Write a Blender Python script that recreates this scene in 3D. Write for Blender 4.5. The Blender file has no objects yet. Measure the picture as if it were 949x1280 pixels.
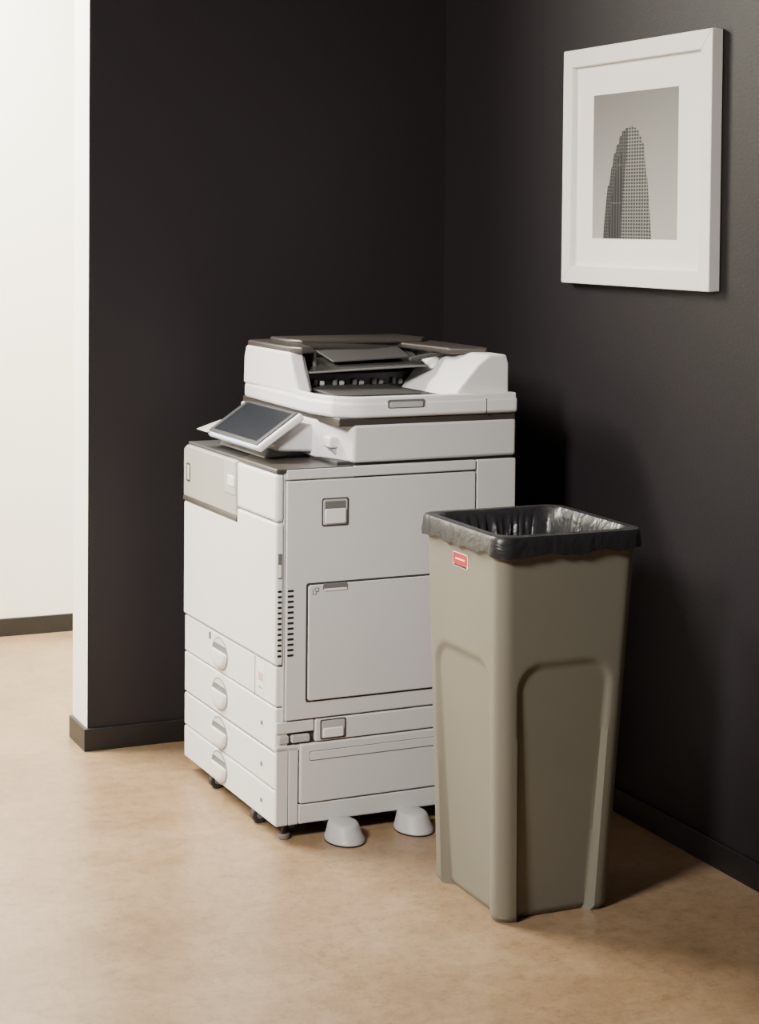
import bpy, bmesh, math, random
from mathutils import Vector, Matrix, noise
random.seed(3)
scene = bpy.context.scene
COL = scene.collection

# ------------------------------------------------------------ materials
def mat(name, col, rough=0.5, metal=0.0, var=0.0, vscale=8, bump=0.0, bscale=300, spec=0.5, emit=None, coat=0.0):
    m = bpy.data.materials.new(name); m.use_nodes = True
    nt = m.node_tree; b = nt.nodes['Principled BSDF']
    b.inputs['Base Color'].default_value = (*col, 1)
    b.inputs['Roughness'].default_value = rough
    b.inputs['Metallic'].default_value = metal
    b.inputs['Specular IOR Level'].default_value = spec
    b.inputs['Coat Weight'].default_value = coat
    tc = nt.nodes.new('ShaderNodeTexCoord')
    if var > 0:
        n = nt.nodes.new('ShaderNodeTexNoise'); n.inputs['Scale'].default_value = vscale; n.inputs['Detail'].default_value = 5
        nt.links.new(tc.outputs['Object'], n.inputs['Vector'])
        r = nt.nodes.new('ShaderNodeValToRGB')
        r.color_ramp.elements[0].position = .3; r.color_ramp.elements[1].position = .7
        r.color_ramp.elements[0].color = (*[c*(1-var) for c in col], 1)
        r.color_ramp.elements[1].color = (*[min(1, c*(1+var)) for c in col], 1)
        nt.links.new(n.outputs['Fac'], r.inputs['Fac']); nt.links.new(r.outputs['Color'], b.inputs['Base Color'])
    if bump > 0:
        n2 = nt.nodes.new('ShaderNodeTexNoise'); n2.inputs['Scale'].default_value = bscale; n2.inputs['Detail'].default_value = 3
        nt.links.new(tc.outputs['Object'], n2.inputs['Vector'])
        bp = nt.nodes.new('ShaderNodeBump'); bp.inputs['Strength'].default_value = bump; bp.inputs['Distance'].default_value = .002
        nt.links.new(n2.outputs['Fac'], bp.inputs['Height']); nt.links.new(bp.outputs['Normal'], b.inputs['Normal'])
    if emit:
        b.inputs['Emission Color'].default_value = (*emit[0], 1); b.inputs['Emission Strength'].default_value = emit[1]
    return m

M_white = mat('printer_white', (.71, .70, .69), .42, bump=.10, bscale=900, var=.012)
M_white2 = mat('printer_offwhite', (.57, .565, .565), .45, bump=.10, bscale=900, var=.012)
M_grey = mat('printer_warm_grey', (.34, .32, .285), .45, var=.02)
M_lgrey = mat('printer_light_grey', (.40, .395, .39), .45, var=.02)
M_mgrey = mat('printer_mid_grey', (.13, .127, .123), .5, var=.02)
M_brown = mat('printer_brown', (.045, .038, .033), .38, var=.04)
M_gap = mat('printer_gap', (.030, .029, .028), .7, var=.02)
M_black = mat('black_plastic', (.010, .010, .011), .45, var=.05)
M_rubber = mat('rubber', (.022, .022, .022), .5, var=.05)
M_screen = mat('screen_glass', (.010, .011, .014), .25, var=.02, spec=.3, emit=((.4, .55, .9), .02))
M_tray = mat('smoked_tray', (.06, .058, .055), .22, var=.03)
M_bin = mat('bin_beige', (.180, .170, .132), .5, bump=.2, bscale=700, var=.02)
M_red = mat('red_label', (.5, .015, .015), .35, var=.02)
M_label = mat('label_white', (.8, .8, .78), .5, var=.02)
M_pink = mat('label_pink', (.6, .36, .34), .5, var=.02)
M_frame = mat('frame_white', (.84, .82, .78), .45, var=.01)
M_matb = mat('mat_board', (.86, .845, .81), .8, var=.01)
M_dark = mat('wall_charcoal_paint', (.0138, .0110, .0128), .5, bump=.2, bscale=160, var=.05, vscale=2, spec=.3)
M_cream = mat('wall_cream_paint', (.86, .85, .77), .6, bump=.2, bscale=160, var=.01, vscale=2)
M_base = mat('baseboard_dark', (.006, .005, .005), .45, var=.05)
M_ceil = mat('ceiling_paint', (.45, .43, .40), .8, var=.01)

def bag_mat():
    m = bpy.data.materials.new('bag_plastic'); m.use_nodes = True
    nt = m.node_tree; b = nt.nodes['Principled BSDF']
    b.inputs['Base Color'].default_value = (.020, .020, .022, 1); b.inputs['Roughness'].default_value = .32
    b.inputs['Specular IOR Level'].default_value = .5
    tc = nt.nodes.new('ShaderNodeTexCoord')
    n = nt.nodes.new('ShaderNodeTexNoise'); n.inputs['Scale'].default_value = 22; n.inputs['Detail'].default_value = 3; n.inputs['Distortion'].default_value = 1.2
    nt.links.new(tc.outputs['Object'], n.inputs['Vector'])
    bp = nt.nodes.new('ShaderNodeBump'); bp.inputs['Strength'].default_value = .45; bp.inputs['Distance'].default_value = .008
    nt.links.new(n.outputs['Fac'], bp.inputs['Height']); nt.links.new(bp.outputs['Normal'], b.inputs['Normal'])
    return m
M_bag = bag_mat()

def floor_mat():
    m = bpy.data.materials.new('floor_stained_concrete'); m.use_nodes = True
    nt = m.node_tree; b = nt.nodes['Principled BSDF']; L = nt.links
    tc = nt.nodes.new('ShaderNodeTexCoord')
    def ns(scale, det, rough=.6, dist=0.0):
        n = nt.nodes.new('ShaderNodeTexNoise'); n.inputs['Scale'].default_value = scale
        n.inputs['Detail'].default_value = det; n.inputs['Roughness'].default_value = rough; n.inputs['Distortion'].default_value = dist
        L.new(tc.outputs['Object'], n.inputs['Vector']); return n
    def ramp(src, *els):
        r = nt.nodes.new('ShaderNodeValToRGB'); e = r.color_ramp.elements
        e[0].position, e[0].color = els[0][0], (*els[0][1], 1); e[1].position, e[1].color = els[-1][0], (*els[-1][1], 1)
        for p, c in els[1:-1]:
            x = e.new(p); x.color = (*c, 1)
        L.new(src, r.inputs['Fac']); return r.outputs[0]
    def mul(a, c_):
        m1 = nt.nodes.new('ShaderNodeMix'); m1.data_type = 'RGBA'; m1.blend_type = 'MULTIPLY'; m1.inputs[0].default_value = 1
        L.new(a, m1.inputs[6]); L.new(c_, m1.inputs[7]); return m1.outputs[2]
    a = ns(1.4, 10, .62, .2); c = ns(5, 14, .78, .1); d = ns(30, 10, .85, .1); e_ = ns(85, 6, .85); g = ns(2.2, 8, .8, .2)
    col = ramp(a.outputs['Fac'], (.34, (.222, .142, .076)), (.5, (.268, .176, .098)), (.66, (.315, .218, .131)))
    col = mul(col, ramp(c.outputs['Fac'], (.38, (.86, .83, .80)), (.5, (1., 1., 1.)), (.62, (1.09, 1.12, 1.16))))
    col = mul(col, ramp(d.outputs['Fac'], (.38, (.76, .72, .68)), (.50, (1.0, 1.0, 1.0)), (.64, (1.10, 1.12, 1.15))))
    sp = ramp(e_.outputs['Fac'], (.37, (.40, .35, .31)), (.43, (1.0, 1.0, 1.0)))
    mx = nt.nodes.new('ShaderNodeMix'); mx.data_type = 'RGBA'; mx.blend_type = 'MULTIPLY'
    L.new(ramp(g.outputs['Fac'], (.42, (.30,)*3), (.58, (.85,)*3)), mx.inputs[0]); L.new(col, mx.inputs[6]); L.new(sp, mx.inputs[7])
    L.new(mx.outputs[2], b.inputs['Base Color'])
    mr = nt.nodes.new('ShaderNodeMapRange'); mr.inputs[3].default_value = .24; mr.inputs[4].default_value = .44
    L.new(c.outputs['Fac'], mr.inputs[0]); L.new(mr.outputs[0], b.inputs['Roughness'])
    bp = nt.nodes.new('ShaderNodeBump'); bp.inputs['Strength'].default_value = .10; bp.inputs['Distance'].default_value = .002
    L.new(d.outputs['Fac'], bp.inputs['Height']); L.new(bp.outputs['Normal'], b.inputs['Normal'])
    return m
M_floor = floor_mat()

# ------------------------------------------------------------ mesh helpers
def finish(name, bm, m, parent=None, bevel=0.0, segs=3, smooth=True):
    bmesh.ops.recalc_face_normals(bm, faces=bm.faces)
    me = bpy.data.meshes.new(name); bm.to_mesh(me); bm.free()
    ms = m if isinstance(m, (list, tuple)) else [m]
    for k in ms: me.materials.append(k)
    o = bpy.data.objects.new(name, me); COL.objects.link(o)
    if parent: o.parent = parent
    if bevel > 0:
        md = o.modifiers.new('b', 'BEVEL'); md.width = bevel; md.segments = segs; md.limit_method = 'ANGLE'; md.angle_limit = math.radians(35)
        md.harden_normals = False
    if smooth:
        for p in me.polygons: p.use_smooth = True
        try: me.set_sharp_from_angle(angle=math.radians(38))
        except Exception: pass
    return o

def box(name, lo, hi, m, parent=None, bevel=0.0, segs=3):
    bm = bmesh.new()
    v = [bm.verts.new((x, y, z)) for x in (lo[0], hi[0]) for y in (lo[1], hi[1]) for z in (lo[2], hi[2])]
    for f in ((0,1,3,2),(4,6,7,5),(0,4,5,1),(2,3,7,6),(0,2,6,4),(1,5,7,3)):
        bm.faces.new([v[i] for i in f])
    return finish(name, bm, m, parent, bevel, segs)

def prism(name, pts, axis, a0, a1, m, parent=None, bevel=0.0, segs=3):
    bm = bmesh.new()
    def P(p, a):
        if axis == 0: return (a, p[0], p[1])
        if axis == 1: return (p[0], a, p[1])
        return (p[0], p[1], a)
    A = [bm.verts.new(P(p, a0)) for p in pts]; B = [bm.verts.new(P(p, a1)) for p in pts]
    n = len(pts)
    bm.faces.new(A); bm.faces.new(B[::-1])
    for i in range(n): bm.faces.new((A[i], A[(i+1) % n], B[(i+1) % n], B[i]))
    return finish(name, bm, m, parent, bevel, segs)

def hexa(name, p8, m, parent=None, bevel=0.0, segs=3):
    bm = bmesh.new(); v = [bm.verts.new(p) for p in p8]
    for f in ((0,3,2,1),(4,5,6,7),(0,1,5,4),(1,2,6,5),(2,3,7,6),(3,0,4,7)): bm.faces.new([v[i] for i in f])
    return finish(name, bm, m, parent, bevel, segs)

def cyl(name, c, r, h, axis, m, parent=None, bevel=0.0, n=32):
    pts = [(math.cos(2*math.pi*i/n)*r, math.sin(2*math.pi*i/n)*r) for i in range(n)]
    oth = [i for i in range(3) if i != axis]
    pts = [(p[0]+c[oth[0]], p[1]+c[oth[1]]) for p in pts]
    return prism(name, pts, axis, c[axis]-h/2, c[axis]+h/2, m, parent, bevel)

def rrect(cx, cy, w, h, r, n=6):
    out = []
    for (sx, sy, a0) in ((1,1,0),(-1,1,90),(-1,-1,180),(1,-1,270)):
        for i in range(n+1):
            a = math.radians(a0 + 90*i/n)
            out.append((cx+sx*(w/2-r)+r*math.cos(a), cy+sy*(h/2-r)+r*math.sin(a)))
    return out

def empty(name, loc, rot=0.0):
    e = bpy.data.objects.new(name, None); COL.objects.link(e); e.location = loc; e.rotation_euler = (0, 0, rot); e.empty_display_size = .1
    return e

# ------------------------------------------------------------ room
RX = 2.322; BY = 4.765; EX = 1.286; HY = 6.2
box('floor', (-4, -2.5, -.1), (RX+.15, HY+.15, 0), M_floor)
box('ceiling', (-4, -2.5, 2.8), (RX+.15, HY+.15, 2.9), M_ceil)
box('wall_right', (RX, -2.5, 0), (RX+.15, BY+.15, 2.8), M_dark)
w = box('wall_back', (EX, BY, 0), (RX, BY+.15, 2.8), [M_dark, M_cream])
for p in w.data.polygons:
    p.material_index = 0 if p.normal.y < -.5 else 1
box('wall_hallway', (-4, HY, 0), (RX+.15, HY+.15, 2.8), M_cream)
box('wall_hallway_end', (RX, BY+.15, 0), (RX+.15, HY, 2.8), M_cream)
box('baseboard_right', (RX-.010, -2.5, 0), (RX, BY-.010, .06), M_base, bevel=.002)
prism('baseboard_back', [(RX, BY), (RX, BY-.010), (EX-.010, BY-.010), (EX-.010, BY+.15), (EX, BY+.15), (EX, BY)], 2, 0, .06, M_base, bevel=.002)
box('baseboard_hallway', (-4, HY-.01, 0), (RX, HY, .06), M_base, bevel=.002)

# ------------------------------------------------------------ photocopier
P = empty('office_photocopier', (1.485, 3.891, 0), math.radians(1.2))
W = .621; D = .610
box('lower_chassis', (.006, .004, .036), (D-.004, W-.004, .30), M_gap, P, .003)
box('main_chassis', (.006, .004, .30), (D-.004, W-.004, .843), M_gap, P, .003)
box('rear_panel', (D-.004, .004, .04), (D+.004, W-.004, .84), M_white2, P, .004)
box('left_panel', (.03, W-.004, .04), (D, W, .69), M_white2, P, .004)
zs = [(.035, .115), (.118, .200), (.204, .305), (.308, .399)]
for i, (a, b) in enumerate(zs):
    box('paper_drawer_%d' % (i+1), (0, .000, a), (.03, W, b), M_white, P, .004)
    zc = (a+b)/2; hz = .038; hv = .052; vc = .360
    pts = [(vc+hv*math.cos(t), zc+hz*math.sin(t)) for t in [2*math.pi*k/40 for k in range(40)]]
    prism('drawer_recess_rim_%d' % (i+1), [(vc+(p[0]-vc)*1.06, zc+(p[1]-zc)*1.06) for p in pts], 0, -.0014, .002, M_lgrey, P, .001)
    prism('drawer_recess_%d' % (i+1), pts, 0, -.0020, .002, M_mgrey, P)
    up_ = [(vc+hv*.95*math.cos(t), zc+hz*.95*math.sin(t)) for t in [math.radians(38+104*k/20) for k in range(21)]]
    prism('drawer_scoop_top_%d' % (i+1), up_, 0, -.0026, .002, M_white2, P)
    bm = bmesh.new()
    rows = 12; cols = 40; grid = []
    ztop = zc+.007
    for r in range(rows+1):
        rr = r/rows; rg = []
        for k in range(cols):
            t = 2*math.pi*k/cols
            z = zc+hz*.97*rr*math.sin(t); v_ = vc+hv*.96*rr*math.cos(t)
            bulge = .009*(max(0, 1-rr**4))**.5
            if z > ztop: z = ztop
            rg.append(bm.verts.new((-.002-bulge, v_, z)))
        grid.append(rg)
    for r in range(rows):
        for k in range(cols):
            q = (grid[r][k], grid[r][(k+1) % cols], grid[r+1][(k+1) % cols], grid[r+1][k])
            try: bm.faces.new(q)
            except Exception: pass
    bmesh.ops.remove_doubles(bm, verts=bm.verts, dist=.0003)
    finish('drawer_grip_%d' % (i+1), bm, M_white, P)
    box('drawer_size_mark_%d' % (i+1), (-.0008, .078, zc-.006), (.001, .090, zc+.003), M_mgrey, P)
box('drawer_seam', (-.0006, .127, .309), (.001, .129, .398), M_gap, P)
box('paper_label', (-.0008, .072, .322), (.001, .112, .390), M_label, P)
box('paper_label_strip', (-.0014, .078, .348), (.001, .104, .368), M_pink, P)
box('paper_label_text', (-.0014, .078, .330), (.001, .104, .336), M_lgrey, P)
box('indicator_mark', (-.0008, .425, .375), (.001, .440, .392), M_mgrey, P)

prism('front_cover', [(-.006, .403), (W, .403), (W, .693), (.2425, .693), (.2425, .725), (-.006, .725)], 0, -.004, .016, M_white, P, .006, 4)
box('cover_side_grip', (.001, -.0072, .600), (.0105, .0, .657), M_mgrey, P, .001)
box('cover_side_grip_flap', (.002, -.0085, .603), (.0095, .0, .632), M_white, P, .001)
box('front_upper_block', (-.005, -.006, .728), (.016, .2400, .836), M_white, P, .008, 4)
box('front_upper_block_body', (.010, .002, .700), (.19, .2400, .838), M_white2, P, .003)
prism('toner_block', [(.2430, .704), (W+.001, .704), (W+.001, .826), (W-.02, .836), (.2430, .836)], 0, -.005, .19, M_grey, P, .005)
box('toner_block_trim', (-.006, .2425, .694), (.17, W+.002, .705), M_brown, P, .002)
box('toner_block_notch', (-.0065, .247, .752), (.03, .325, .8365), M_lgrey, P, .004)
box('toner_block_notch_insert', (-.0085, .252, .772), (.0, .300, .8), M_white, P, .006)
box('toner_block_slot', (-.0058, .570, .745), (.0, .598, .792), M_brown, P, .001)
box('toner_block_slot_tab', (-.0068, .574, .750), (.0, .590, .787), M_lgrey, P, .001)
prism('top_plate', [(-.004, -.007), (.186, -.007), (.186, .30), (.06, .30), (.02, .245), (-.004, .235)], 2, .8375, .8475, M_brown, P, .003)
box('upper_deck', (.15, .01, .83), (.6, W-.01, .856), M_gap, P, .003)

sd = -.008
box('side_top_strip', (.0196, sd, .8225), (.502, .006, .846), M_white2, P, .003)
box('side_front_post', (.016, -.003, .275), (.0185, .006, .846), M_white2, P)
prism('side_door', [(.0205, .276), (.5015, .276), (.5015, .8190), (.0205, .8190)], 1, sd, .006, M_white2, P, .003)
box('side_rear_column', (.5050, -.006, .276), (D, .006, .846), M_white2, P, .003)
prism('bypass_groove', rrect(.282, .450, .426, .272, .006), 1, sd-.0006, sd+.001, M_gap, P)
prism('bypass_door', rrect(.282, .450, .417, .263, .006), 1, sd-.0055, sd, M_white2, P, .002)
prism('bypass_pull', rrect(.139, .5745, .062, .016, .005), 1, sd-.0065, sd, M_mgrey, P, .001)
box('bypass_pull_lip', (.110, sd-.0075, .566), (.168, sd, .5715), M_white, P, .001)
box('bypass_icon_a', (.083, sd-.006, .560), (.0925, sd, .572), M_mgrey, P)
box('bypass_icon_b', (.0845, sd-.0063, .5615), (.091, sd, .5705), M_white2, P)
box('bypass_icon_c', (.089, sd-.0066, .5665), (.0975, sd, .5755), M_mgrey, P)
box('bypass_icon_d', (.0902, sd-.0069, .568), (.0963, sd, .5742), M_white2, P)
prism('door_handle_frame', rrect(.139, .745, .066, .064, .005), 1, sd-.0022, sd, M_gap, P, .001)
prism('door_handle_pocket', rrect(.139, .745, .060, .058, .004), 1, sd-.0030, sd, M_lgrey, P, .0008)
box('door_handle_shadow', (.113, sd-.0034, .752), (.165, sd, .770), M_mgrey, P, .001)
prism('door_handle_flap', rrect(.139, .7355, .052, .034, .004), 1, sd-.0060, sd, M_white, P, .002)
for i in range(13):
    z = .425+i*.0122
    prism('vent_b_%d' % i, rrect(.0315, z, .0155, .0052, .0024, 3), 1, sd-.0005, sd+.002, M_black, P)
    prism('vent_a_%d' % i, rrect(.0055, z, .010, .0052, .0024, 3), 1, -.0066, -.004, M_black, P)
box('lower_front_post', (.031, -.004, .036), (.0545, .006, .214), M_white2, P, .002)
box('lower_front_post_b', (.001, -.004, .036), (.0300, .006, .214), M_white2, P, .002)
box('lower_mid_post', (.001, -.004, .2465), (.0925, .006, .2725), M_white2, P, .002)
box('lower_corner', (.001, -.004, .205), (.0925, .006, .2175), M_white2, P, .002)
prism('latch_lever', rrect(.060, .232, .046, .018, .005), 1, -.006, .006, M_lgrey, P, .003)
prism('latch_lever_small', rrect(.019, .232, .026, .018, .004), 1, -.005, .006, M_lgrey, P, .003)
box('lower_upper_door', (.0950, sd, .222), (D-.004, .006, .2725), M_white2, P, .003)
prism('lower_handle_frame', rrect(.138, .248, .064, .046, .005), 1, sd-.0020, sd, M_gap, P, .001)
prism('lower_handle_pocket', rrect(.138, .248, .058, .040, .004), 1, sd-.0026, sd, M_lgrey, P, .001)
prism('lower_handle_flap', rrect(.138, .240, .050, .022, .004), 1, sd-.006, sd, M_white, P, .002)
box('lower_side_panel', (.0580, sd, .083), (D-.006, .006, .2185), M_white2, P, .003)
prism('lower_panel_groove', rrect(.34, .190, .52, .022, .004), 1, sd-.0005, sd+.001, M_mgrey, P)
prism('lower_panel_ridge', rrect(.34, .190, .517, .019, .004), 1, sd-.0022, sd, M_white2, P, .001)
box('lower_skirt', (.0560, -.005, .036), (D-.004, .006, .080), M_white2, P, .003)

# scanner unit
box('scanner_neck', (.19, .006, .843), (D-.004, W-.01, .862), M_gap, P, .002)
box('scanner_body', (.185, -.006, .853), (D, W-.01, .940), M_white2, P, .007, 4)
prism('scanner_front_body', [(.186, -.003), (.20, -.003), (.20, W-.01), (.145, W-.01), (.145, .13), (.172, .05)], 2, .853, .942, M_white, P, .006, 4)
box('scanner_knob', (.150, .050, .882), (.185, .092, .908), M_white, P, .005)
prism('scanner_knob_stem', [(.155, .885), (.185, .885), (.185, .862), (.170, .862)], 1, .056, .086, M_lgrey, P, .004)
box('scanner_dark_band', (.150, -.003, .936), (D-.001, W-.012, .956), M_brown, P, .003)
# ADF
prism('adf_base', [(.612, -.012), (.612, W-.03), (.152, W-.03), (.145, W-.04), (.130, .12), (.145, .03), (.18, -.004), (.22, -.012)], 2, .955, .992, M_white, P, .008, 4)
box('adf_tray_floor', (.19, .02, .985), (.55, .45, .995), M_gap, P, .002)
prism('adf_near_lip', [(.608, -.010), (.608, .012), (.22, .012), (.195, .02), (.165, .045), (.147, .12), (.152, .25), (.138, .25), (.134, .12), (.150, .033), (.184, .0), (.22, -.010)], 2, .985, 1.003, M_white, P, .004)
prism('adf_rear_block', [(.598, .99), (.598, 1.07), (.591, 1.092), (.545, 1.092), (.515, 1.07), (.460, 1.010), (.45, .99)], 1, .01, .30, M_white, P, .006, 4)
prism('adf_rear_block_far', [(.598, .99), (.598, 1.07), (.591, 1.088), (.53, 1.088), (.53, .99)], 1, .29, W-.04, M_white, P, .006, 4)
prism('adf_front_wall', [(W-.032, .99), (W-.036, 1.06), (W-.05, 1.090), (.30, 1.090), (.280, 1.085), (.262, 1.05), (.228, 1.00), (.228, .99)], 0, .143, .180, M_white, P, .008, 4)
prism('adf_front_wall_inner', [(.32, .99), (.32, 1.086), (.285, 1.080), (.262, 1.045), (.236, 1.00), (.236, .99)], 0, .178, .184, M_mgrey, P, .001)
box('adf_feeder_core', (.16, .40, .99), (.55, W-.04, 1.09), M_gap, P, .004)
box('adf_feeder_face', (.182, .300, .992), (.490, .41, 1.034), M_black, P, .003)
for i in range(5):
    u = .212+i*.053
    box('adf_roller_mount_%d' % i, (u, .288, 1.004), (u+.010, .305, 1.020), M_mgrey, P, .003)
    cyl('adf_roller_%d' % i, (u+.022, .293, 1.010), .0065, .010, 0, M_lgrey, P, .001, 20)
prism('adf_top_cover', [(.146, .30), (.165, .255), (.20, .262), (.22, .38), (.48, .38), (.50, .14), (.578, .085), (.595, .11), (.595, W-.05), (.573, W-.036), (.17, W-.036), (.146, W-.055)], 2, 1.086, 1.102, M_brown, P, .005, 4)
prism('adf_top_crown', [(.22, .39), (.54, .36), (.575, .40), (.56, W-.07), (.20, W-.07), (.20, .43)], 2, 1.098, 1.111, M_brown, P, .006, 4)
hexa('adf_input_tray', [(.186, .265, 1.036), (.470, .195, 1.052), (.52, .40, 1.080), (.186, .42, 1.076),
                        (.186, .265, 1.042), (.470, .195, 1.058), (.52, .40, 1.086), (.186, .42, 1.082)], M_tray, P, .003)
hexa('adf_tray_edge', [(.187, .259, 1.037), (.471, .189, 1.053), (.474, .197, 1.053), (.187, .267, 1.037),
                        (.187, .259, 1.042), (.471, .189, 1.058), (.474, .197, 1.058), (.187, .267, 1.042)], M_mgrey, P, .002)
hexa('adf_tray_extension', [(.26, .285, 1.060), (.44, .225, 1.072), (.48, .40, 1.092), (.25, .41, 1.089),
                        (.26, .285, 1.065), (.44, .225, 1.077), (.48, .40, 1.097), (.25, .41, 1.094)], M_gap, P, .003)
box('adf_paper_guide_a', (.215, .30, 1.050), (.223, .41, 1.090), M_mgrey, P, .002)
hexa('adf_tray_arm', [(.43, .20, 1.066), (.555, .19, 1.086), (.555, .215, 1.086), (.44, .235, 1.066),
                        (.43, .20, 1.074), (.555, .19, 1.094), (.555, .215, 1.094), (.44, .235, 1.074)], M_gap, P, .002)
hexa('adf_output_shelf', [(.19, .10, .993), (.41, .10, .993), (.41, .30, 1.000), (.19, .30, 1.000),
                           (.19, .10, .998), (.41, .10, .998), (.41, .30, 1.005), (.19, .30, 1.005)], M_gap, P, .002)
prism('adf_lip_handle', rrect(.315, .986, .095, .020, .005), 1, -.0135, .0, M_mgrey, P, .001)
prism('adf_lip_handle_in', rrect(.315, .984, .085, .013, .004), 1, -.0150, .0, M_lgrey, P, .001)
box('adf_seam', (.525, -.0125, .955), (.5265, .0, .99), M_gap, P)

# operation panel
lo = Vector((.000, 0, .885)); up = Vector((.108, 0, .959)); dr = (up-lo).normalized(); nr = Vector((-dr.z, 0, dr.x))
def tab(name, s0, s1, v0, v1, h0, h1, m, bevel):
    pts = []
    for h in (h0, h1):
        for (s, v) in ((s0, v0), (s1, v0), (s1, v1), (s0, v1)):
            p = lo+dr*s+nr*h; pts.append((p.x, v, p.z))
    return hexa(name, pts, m, P, bevel, 4)
Ls = (up-lo).length
tab('control_panel_body', -.002, Ls, .118, .462, -.018, .000, M_white, .006)
tab('control_panel_bezel', .002, Ls-.004, .130, .456, .0, .003, M_black, .002)
tab('control_panel_screen', .012, Ls-.012, .150, .435, .003, .0036, M_screen, .0)
tab('control_panel_edge', -.0035, -.001, .14, .45, -.008, -.003, mat('edge_glow_blue', (.3, .5, .9), .4, emit=((.6, .75, 1), .9)), .0)  # silver-blue panel border; its bright sheen is added as emission, no LED here
prism('control_panel_arm', [(.045, .885), (.06, .868), (.17, .862), (.17, .925), (.11, .935)], 1, .14, .42, M_white2, P, .008)
prism('control_panel_wing', [(-.012, .885), (.14, .862), (.14, .925), (.05, .905)], 1, .44, .52, M_lgrey, P, .006)
prism('control_panel_foot', [(.045, .846), (.17, .846), (.17, .88), (.06, .87)], 1, .20, .5, M_lgrey, P, .005)

def pad(name, u, v):
    bm = bmesh.new(); rows = []
    prof = [(.046, 0), (.046, .008), (.0435, .012), (.036, .034), (.033, .039), (.028, .0415), (.002, .0435)]
    n = 36
    for (r, z) in prof:
        rows.append([bm.verts.new((u+r*math.cos(2*math.pi*k/n)*.95, v+(.010*z/.04)+(r*math.sin(2*math.pi*k/n))*1.25, z)) for k in range(n)])
    for a in range(len(rows)-1):
        for k in range(n): bm.faces.new((rows[a][k], rows[a][(k+1) % n], rows[a+1][(k+1) % n], rows[a+1][k]))
    bm.faces.new(rows[0]); bm.faces.new(rows[-1])
    finish(name, bm, M_lgrey, P)
    box(name+'_neck', (u-.010, v+.02, .008), (u+.022, v+.12, .030), M_mgrey, P, .008)
    prism(name+'_rubber', [(u+.047*math.cos(2*math.pi*k/n)*.95, v+(.047*math.sin(2*math.pi*k/n))*1.25) for k in range(n)], 2, 0, .003, M_black, P)
pad('stabiliser_foot_1', .153, -.046); pad('stabiliser_foot_2', .330, -.042)
for i, (u, v) in enumerate(((.020, .15), (.022, .44), (.55, .1), (.55, .52), (.30, .10), (.06, .06))):
    cyl('caster_wheel_%d' % i, (u, v, .019), .019, .022, 1, M_rubber, P, .003, 24)
    cyl('caster_hub_%d' % i, (u, v, .019), .008, .026, 1, M_mgrey, P, .001, 20)
    box('caster_fork_%d' % i, (u-.006, v-.014, .026), (u+.022, v+.014, .040), M_black, P, .003)
cyl('levelling_foot', (.03, .02, .006), .014, .012, 2, M_mgrey, P, .002)
cyl('levelling_bolt', (.03, .02, .024), .006, .032, 2, M_black, P)

# ------------------------------------------------------------ trash can
T = empty('trash_can', (1.849, 3.404, 0))
NS, NC = 44, 8
def ss(a, b, x):
    t = max(0, min(1, (x-a)/(b-a))); return t*t*(3-2*t)
def ring(hx, hy, r, z, f=None):
    out = []
    faces = [((1, 0), (hx, -(hy-r)), (hx, hy-r)), ((0, 1), (hx-r, hy), (-(hx-r), hy)),
             ((-1, 0), (-hx, hy-r), (-hx, -(hy-r))), ((0, -1), (-(hx-r), -hy), (hx-r, -hy))]
    corners = [(hx-r, hy-r, 0), (-(hx-r), hy-r, 90), (-(hx-r), -(hy-r), 180), (hx-r, -(hy-r), 270)]
    for i in range(4):
        n, a, b = faces[i]
        for k in range(NS+1):
            t = k/NS; x = a[0]+(b[0]-a[0])*t; y = a[1]+(b[1]-a[1])*t
            dlt = f(i, abs(2*t-1), z) if f else 0
            out.append((x-n[0]*dlt, y-n[1]*dlt, z))
        cx, cy, a0 = corners[i]
        for k in range(1, NC):
            an = math.radians(a0+90*k/NC)
            out.append((cx+r*math.cos(an), cy+r*math.sin(an), z))
    return out
def hs(z):
    t = z/.74
    return .129+(.160-.129)*t, .154+(.174-.154)*t
def recess(i, w, z):
    hx, hy = hs(z); half = (hy if i in (0, 2) else hx)
    d = w*(half-.03)
    lim = half-.042; top = .525; rad = .055
    ex = max(0, d-(lim-rad)); ez = max(0, z-(top-rad))
    if z > top-rad: dist = math.hypot(ex, ez)-rad
    else: dist = d-lim
    depth = .006+.013*(1-z/.53)
    return depth*(1-ss(-.010, .003, dist))
zl = [0, .004, .01]+[.01+.73*(k/100) for k in range(1, 101)]
bm = bmesh.new(); rows = []
for z in zl:
    hx, hy = hs(z); sh = .006*(1-ss(0, .01, z))
    rows.append([bm.verts.new(p) for p in ring(hx-sh, hy-sh, .030, z, recess)])
for (dx, z) in ((.005, .752), (.006, .778), (.003, .782), (-.006, .782), (-.008, .74)):
    hx, hy = hs(.74); rows.append([bm.verts.new(p) for p in ring(hx+dx, hy+dx, .034, z)])
for z in (.6, .4, .2, .02):
    hx, hy = hs(z); rows.append([bm.verts.new(p) for p in ring(hx-.026, hy-.026, .022, z)])
n = len(rows[0])
for a in range(len(rows)-1):
    for k in range(n): bm.faces.new((rows[a][k], rows[a][(k+1) % n], rows[a+1][(k+1) % n], rows[a+1][k]))
bm.faces.new(rows[0]); bm.faces.new(rows[-1])
can_parts = [finish('can_body', bm, M_bin, T)]

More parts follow.
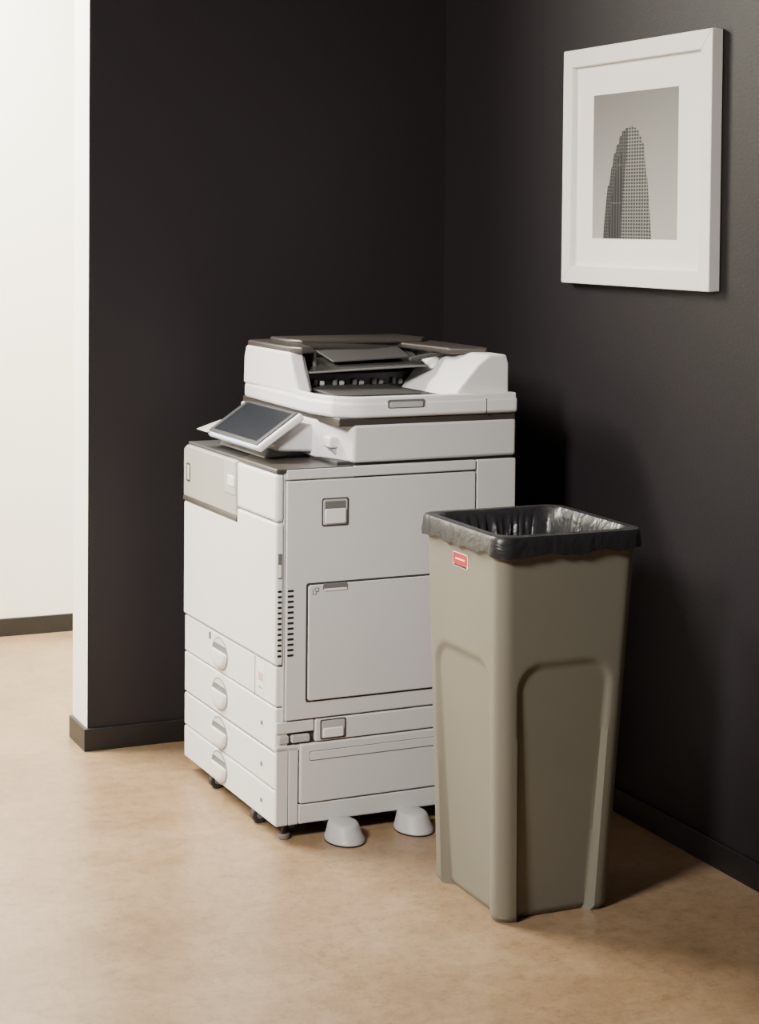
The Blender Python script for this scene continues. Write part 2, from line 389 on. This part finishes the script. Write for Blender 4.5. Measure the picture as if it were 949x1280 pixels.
bm = bmesh.new(); rows = []
hx, hy = hs(.74)
prof = [(.0125, .748, 1), (.0125, .755, .7), (.0115, .767, .2), (.0110, .780, .05), (.008, .7855, .05), (0, .7870, .05), (-.012, .7860, .08), (-.017, .780, .2),
        (-.020, .768, .5), (-.023, .752, 1), (-.027, .72, 1.5), (-.031, .69, 1.9), (-.036, .65, 2.1), (-.042, .60, 2.2), (-.048, .5, 2.2), (-.06, .38, 2.0), (-.09, .32, 1.0)]
for j, (dx, z, amp) in enumerate(prof):
    pts = ring(hx+dx, hy+dx, .036 if j < 8 else .042, z)
    r = []
    for (x, y, zz) in pts:
        L_ = math.hypot(x, y); ux, uy = x/L_, y/L_
        ang = math.atan2(y, x)
        s = math.cos(ang)*3.0; t = math.sin(ang)*3.0
        fold = noise.noise(Vector((s*2.4, t*2.4, zz*5)))*.010+noise.noise(Vector((s*7, t*7, zz*10+7)))*.008
        fold -= .006*abs(noise.noise(Vector((s*3.5, t*3.5, zz*9+3))))
        if j == 0:
            off = abs(noise.noise(Vector((s*5, t*5, 1))))*.004; zz += noise.noise(Vector((s*2, t*2, 2)))*.009-.002
        elif j < 8: off = abs(fold)*amp*.35
        else: off = -abs(fold)*amp
        r.append(bm.verts.new((x+ux*off, y+uy*off, zz)))
    rows.append(r)
for a in range(len(rows)-1):
    for k in range(n): bm.faces.new((rows[a][k], rows[a][(k+1) % n], rows[a+1][(k+1) % n], rows[a+1][k]))
bm.faces.new(rows[-1])
o = finish('liner_bag', bm, M_bag, T)
for p in o.data.polygons: p.use_smooth = True
can_parts.append(o)

lab = empty('can_label', (0, 0, 0)); lab.parent = T
def on_face(name, y0, y1, z0, z1, r, off, m):
    pts = rrect((y0+y1)/2, (z0+z1)/2, y1-y0, z1-z0, r)
    bm = bmesh.new()
    A = []; B = []
    for (y, z) in pts:
        x = -hs(z)[0]
        A.append(bm.verts.new((x-off, y, z))); B.append(bm.verts.new((x+.002, y, z)))
    bm.faces.new(A); bm.faces.new(B[::-1])
    for i in range(len(A)): bm.faces.new((A[i], A[(i+1) % len(A)], B[(i+1) % len(A)], B[i]))
    can_parts.append(finish(name, bm, m, lab))
on_face('label_border', -.034, .034, .697, .727, .006, .0008, M_label)
on_face('label_red', -.032, .032, .702, .7255, .005, .0014, M_red)
on_face('label_text_bar', -.022, .020, .7125, .7155, .001, .0018, M_label)
on_face('label_base_bar', -.029, .029, .6985, .7015, .001, .0016, M_black)
# the plastic can is not perfectly plumb
for o in can_parts:
    for v in o.data.vertices:
        v.co.x += .009*v.co.z/.74; v.co.y -= .009*v.co.z/.74

# ------------------------------------------------------------ framed picture
F = empty('framed_picture', (RX, 3.716, 1.544))
fw, fh, dep, b_ = .646/2, .571/2, .030, .043
def bar(name, p):
    return prism(name, p, 0, -dep, -.001, M_frame, F, .002, 2)
bar('frame_top', [(-fw, fh), (fw, fh), (fw-b_, fh-b_), (-fw+b_, fh-b_)])
bar('frame_bottom', [(-fw, -fh), (fw, -fh), (fw-b_, -fh+b_), (-fw+b_, -fh+b_)])
bar('frame_near', [(-fw, -fh), (-fw, fh), (-fw+b_, fh-b_), (-fw+b_, -fh+b_)])
bar('frame_far', [(fw, -fh), (fw, fh), (fw-b_, fh-b_), (fw-b_, -fh+b_)])
box('mat_board', (-.016, -fw+b_-.003, -fh+b_-.003), (-.004, fw-b_+.003, fh-b_+.003), M_matb, F)
y0, y1, z0, z1 = 3.506-3.680, 3.876-3.680, 1.367-1.541, 1.711-1.541
pm = bpy.data.materials.new('print_sky'); pm.use_nodes = True
nt = pm.node_tree; bs = nt.nodes['Principled BSDF']; bs.inputs['Roughness'].default_value = .5
tc = nt.nodes.new('ShaderNodeTexCoord'); sp = nt.nodes.new('ShaderNodeSeparateXYZ'); nt.links.new(tc.outputs['Generated'], sp.inputs[0])
cr = nt.nodes.new('ShaderNodeValToRGB'); cr.color_ramp.elements[0].color = (.36, .345, .32, 1); cr.color_ramp.elements[1].color = (.14, .133, .125, 1)
nt.links.new(sp.outputs['Z'], cr.inputs[0]); nt.links.new(cr.outputs[0], bs.inputs['Base Color'])
box('print_paper', (-.0168, y0, z0), (-.015, y1, z1), pm, F)
def tower_mat(name, c1, c2, sy, sz, mort=.0011):
    m = bpy.data.materials.new(name); m.use_nodes = True
    nt = m.node_tree; bs = nt.nodes['Principled BSDF']; bs.inputs['Roughness'].default_value = .6
    tc = nt.nodes.new('ShaderNodeTexCoord')
    sep = nt.nodes.new('ShaderNodeSeparateXYZ'); cb = nt.nodes.new('ShaderNodeCombineXYZ')
    nt.links.new(tc.outputs['Object'], sep.inputs[0]); nt.links.new(sep.outputs['Y'], cb.inputs['X']); nt.links.new(sep.outputs['Z'], cb.inputs['Y'])
    br = nt.nodes.new('ShaderNodeTexBrick'); br.offset = 0
    br.inputs['Color1'].default_value = (*c1, 1); br.inputs['Color2'].default_value = (*[c*.6 for c in c1], 1); br.inputs['Mortar'].default_value = (*c2, 1)
    br.inputs['Scale'].default_value = 1; br.inputs['Brick Width'].default_value = sy; br.inputs['Row Height'].default_value = sz; br.inputs['Mortar Size'].default_value = mort
    nt.links.new(cb.outputs[0], br.inputs['Vector']); nt.links.new(br.outputs['Color'], bs.inputs['Base Color'])
    return m
MT1 = tower_mat('print_tower_dark', (.004, .004, .004), (.060, .058, .055), .012, .09, .0016)
MT2 = tower_mat('print_tower_light', (.014, .014, .013), (.17, .165, .155), .0115, .0080, .0017)
MT3 = tower_mat('print_tower_mid', (.006, .006, .006), (.055, .053, .05), .0095, .0080, .0013)
def pp(s, t): return (y1-(y1-y0)*s, z0+(z1-z0)*t)
def tower(name, pts, d, m): prism(name, [pp(*q) for q in pts], 0, -.0168-d, -.0166, m, F)
tower('print_tower_right', [(.36, 0), (.37, .30), (.40, .52), (.40, .735), (.43, .735), (.43, .755), (.455, .755), (.46, .770), (.485, .770), (.49, .755), (.52, .752), (.525, .735), (.555, .73), (.56, .700), (.585, .695), (.592, .655), (.612, .65), (.62, .60), (.635, .52), (.65, .42), (.660, .415), (.680, .27), (.70, .14), (.715, 0)], .0005, MT2)
tower('print_tower_left', [(.14, 0), (.155, .14), (.175, .27), (.190, .365), (.208, .37), (.232, .49), (.245, .495), (.262, .585), (.283, .59), (.295, .645), (.320, .65), (.328, .700), (.355, .705), (.36, .735), (.395, .74), (.40, .755), (.43, .755), (.42, .60), (.38, .30), (.365, 0)], .0006, MT3)
tower('print_tower_shade', [(.20, 0), (.235, .24), (.27, .40), (.31, .54), (.345, .60), (.365, .55), (.36, .30), (.34, 0)], .0008, MT1)

# ------------------------------------------------------------ camera
cam = bpy.data.cameras.new('camera'); co = bpy.data.objects.new('camera', cam); COL.objects.link(co)
R = Matrix.Rotation(math.radians(-24.0), 4, 'Z') @ Matrix.Rotation(math.radians(88.0), 4, 'X') @ Matrix.Rotation(math.radians(.5), 4, 'Z')
co.matrix_world = Matrix.Translation((0, 0, 1.4)) @ R
cam.sensor_fit = 'VERTICAL'; cam.sensor_height = 36; cam.sensor_width = 36
cam.lens = 2325/1280*36; cam.shift_y = -(640-361)/1280
cam.clip_start = .05
scene.camera = co

# ------------------------------------------------------------ lights
def area(name, loc, target, size, power, col, sy=None, spread=None):
    l = bpy.data.lights.new(name, 'AREA'); l.energy = power; l.color = col; l.size = size
    if sy: l.shape = 'RECTANGLE'; l.size_y = sy
    if spread: l.spread = math.radians(spread)
    o = bpy.data.objects.new(name, l); COL.objects.link(o); o.location = loc
    o.rotation_euler = (Vector(target)-Vector(loc)).to_track_quat('-Z', 'Y').to_euler()
    return o
area('key_softbox_light', (-.9, 2.1, 2.4), (1.35, 4.15, .85), .6, 45, (1, .96, .91), spread=80)
area('hall_ceiling_light', (0.2, 5.5, 2.75), (0.2, 5.5, 0), 1.8, 420, (1, .96, .84), .6)
wd = bpy.data.worlds.new('World'); scene.world = wd; wd.use_nodes = True
wd.node_tree.nodes['Background'].inputs[0].default_value = (1, .96, .92, 1)
wd.node_tree.nodes['Background'].inputs[1].default_value = .08
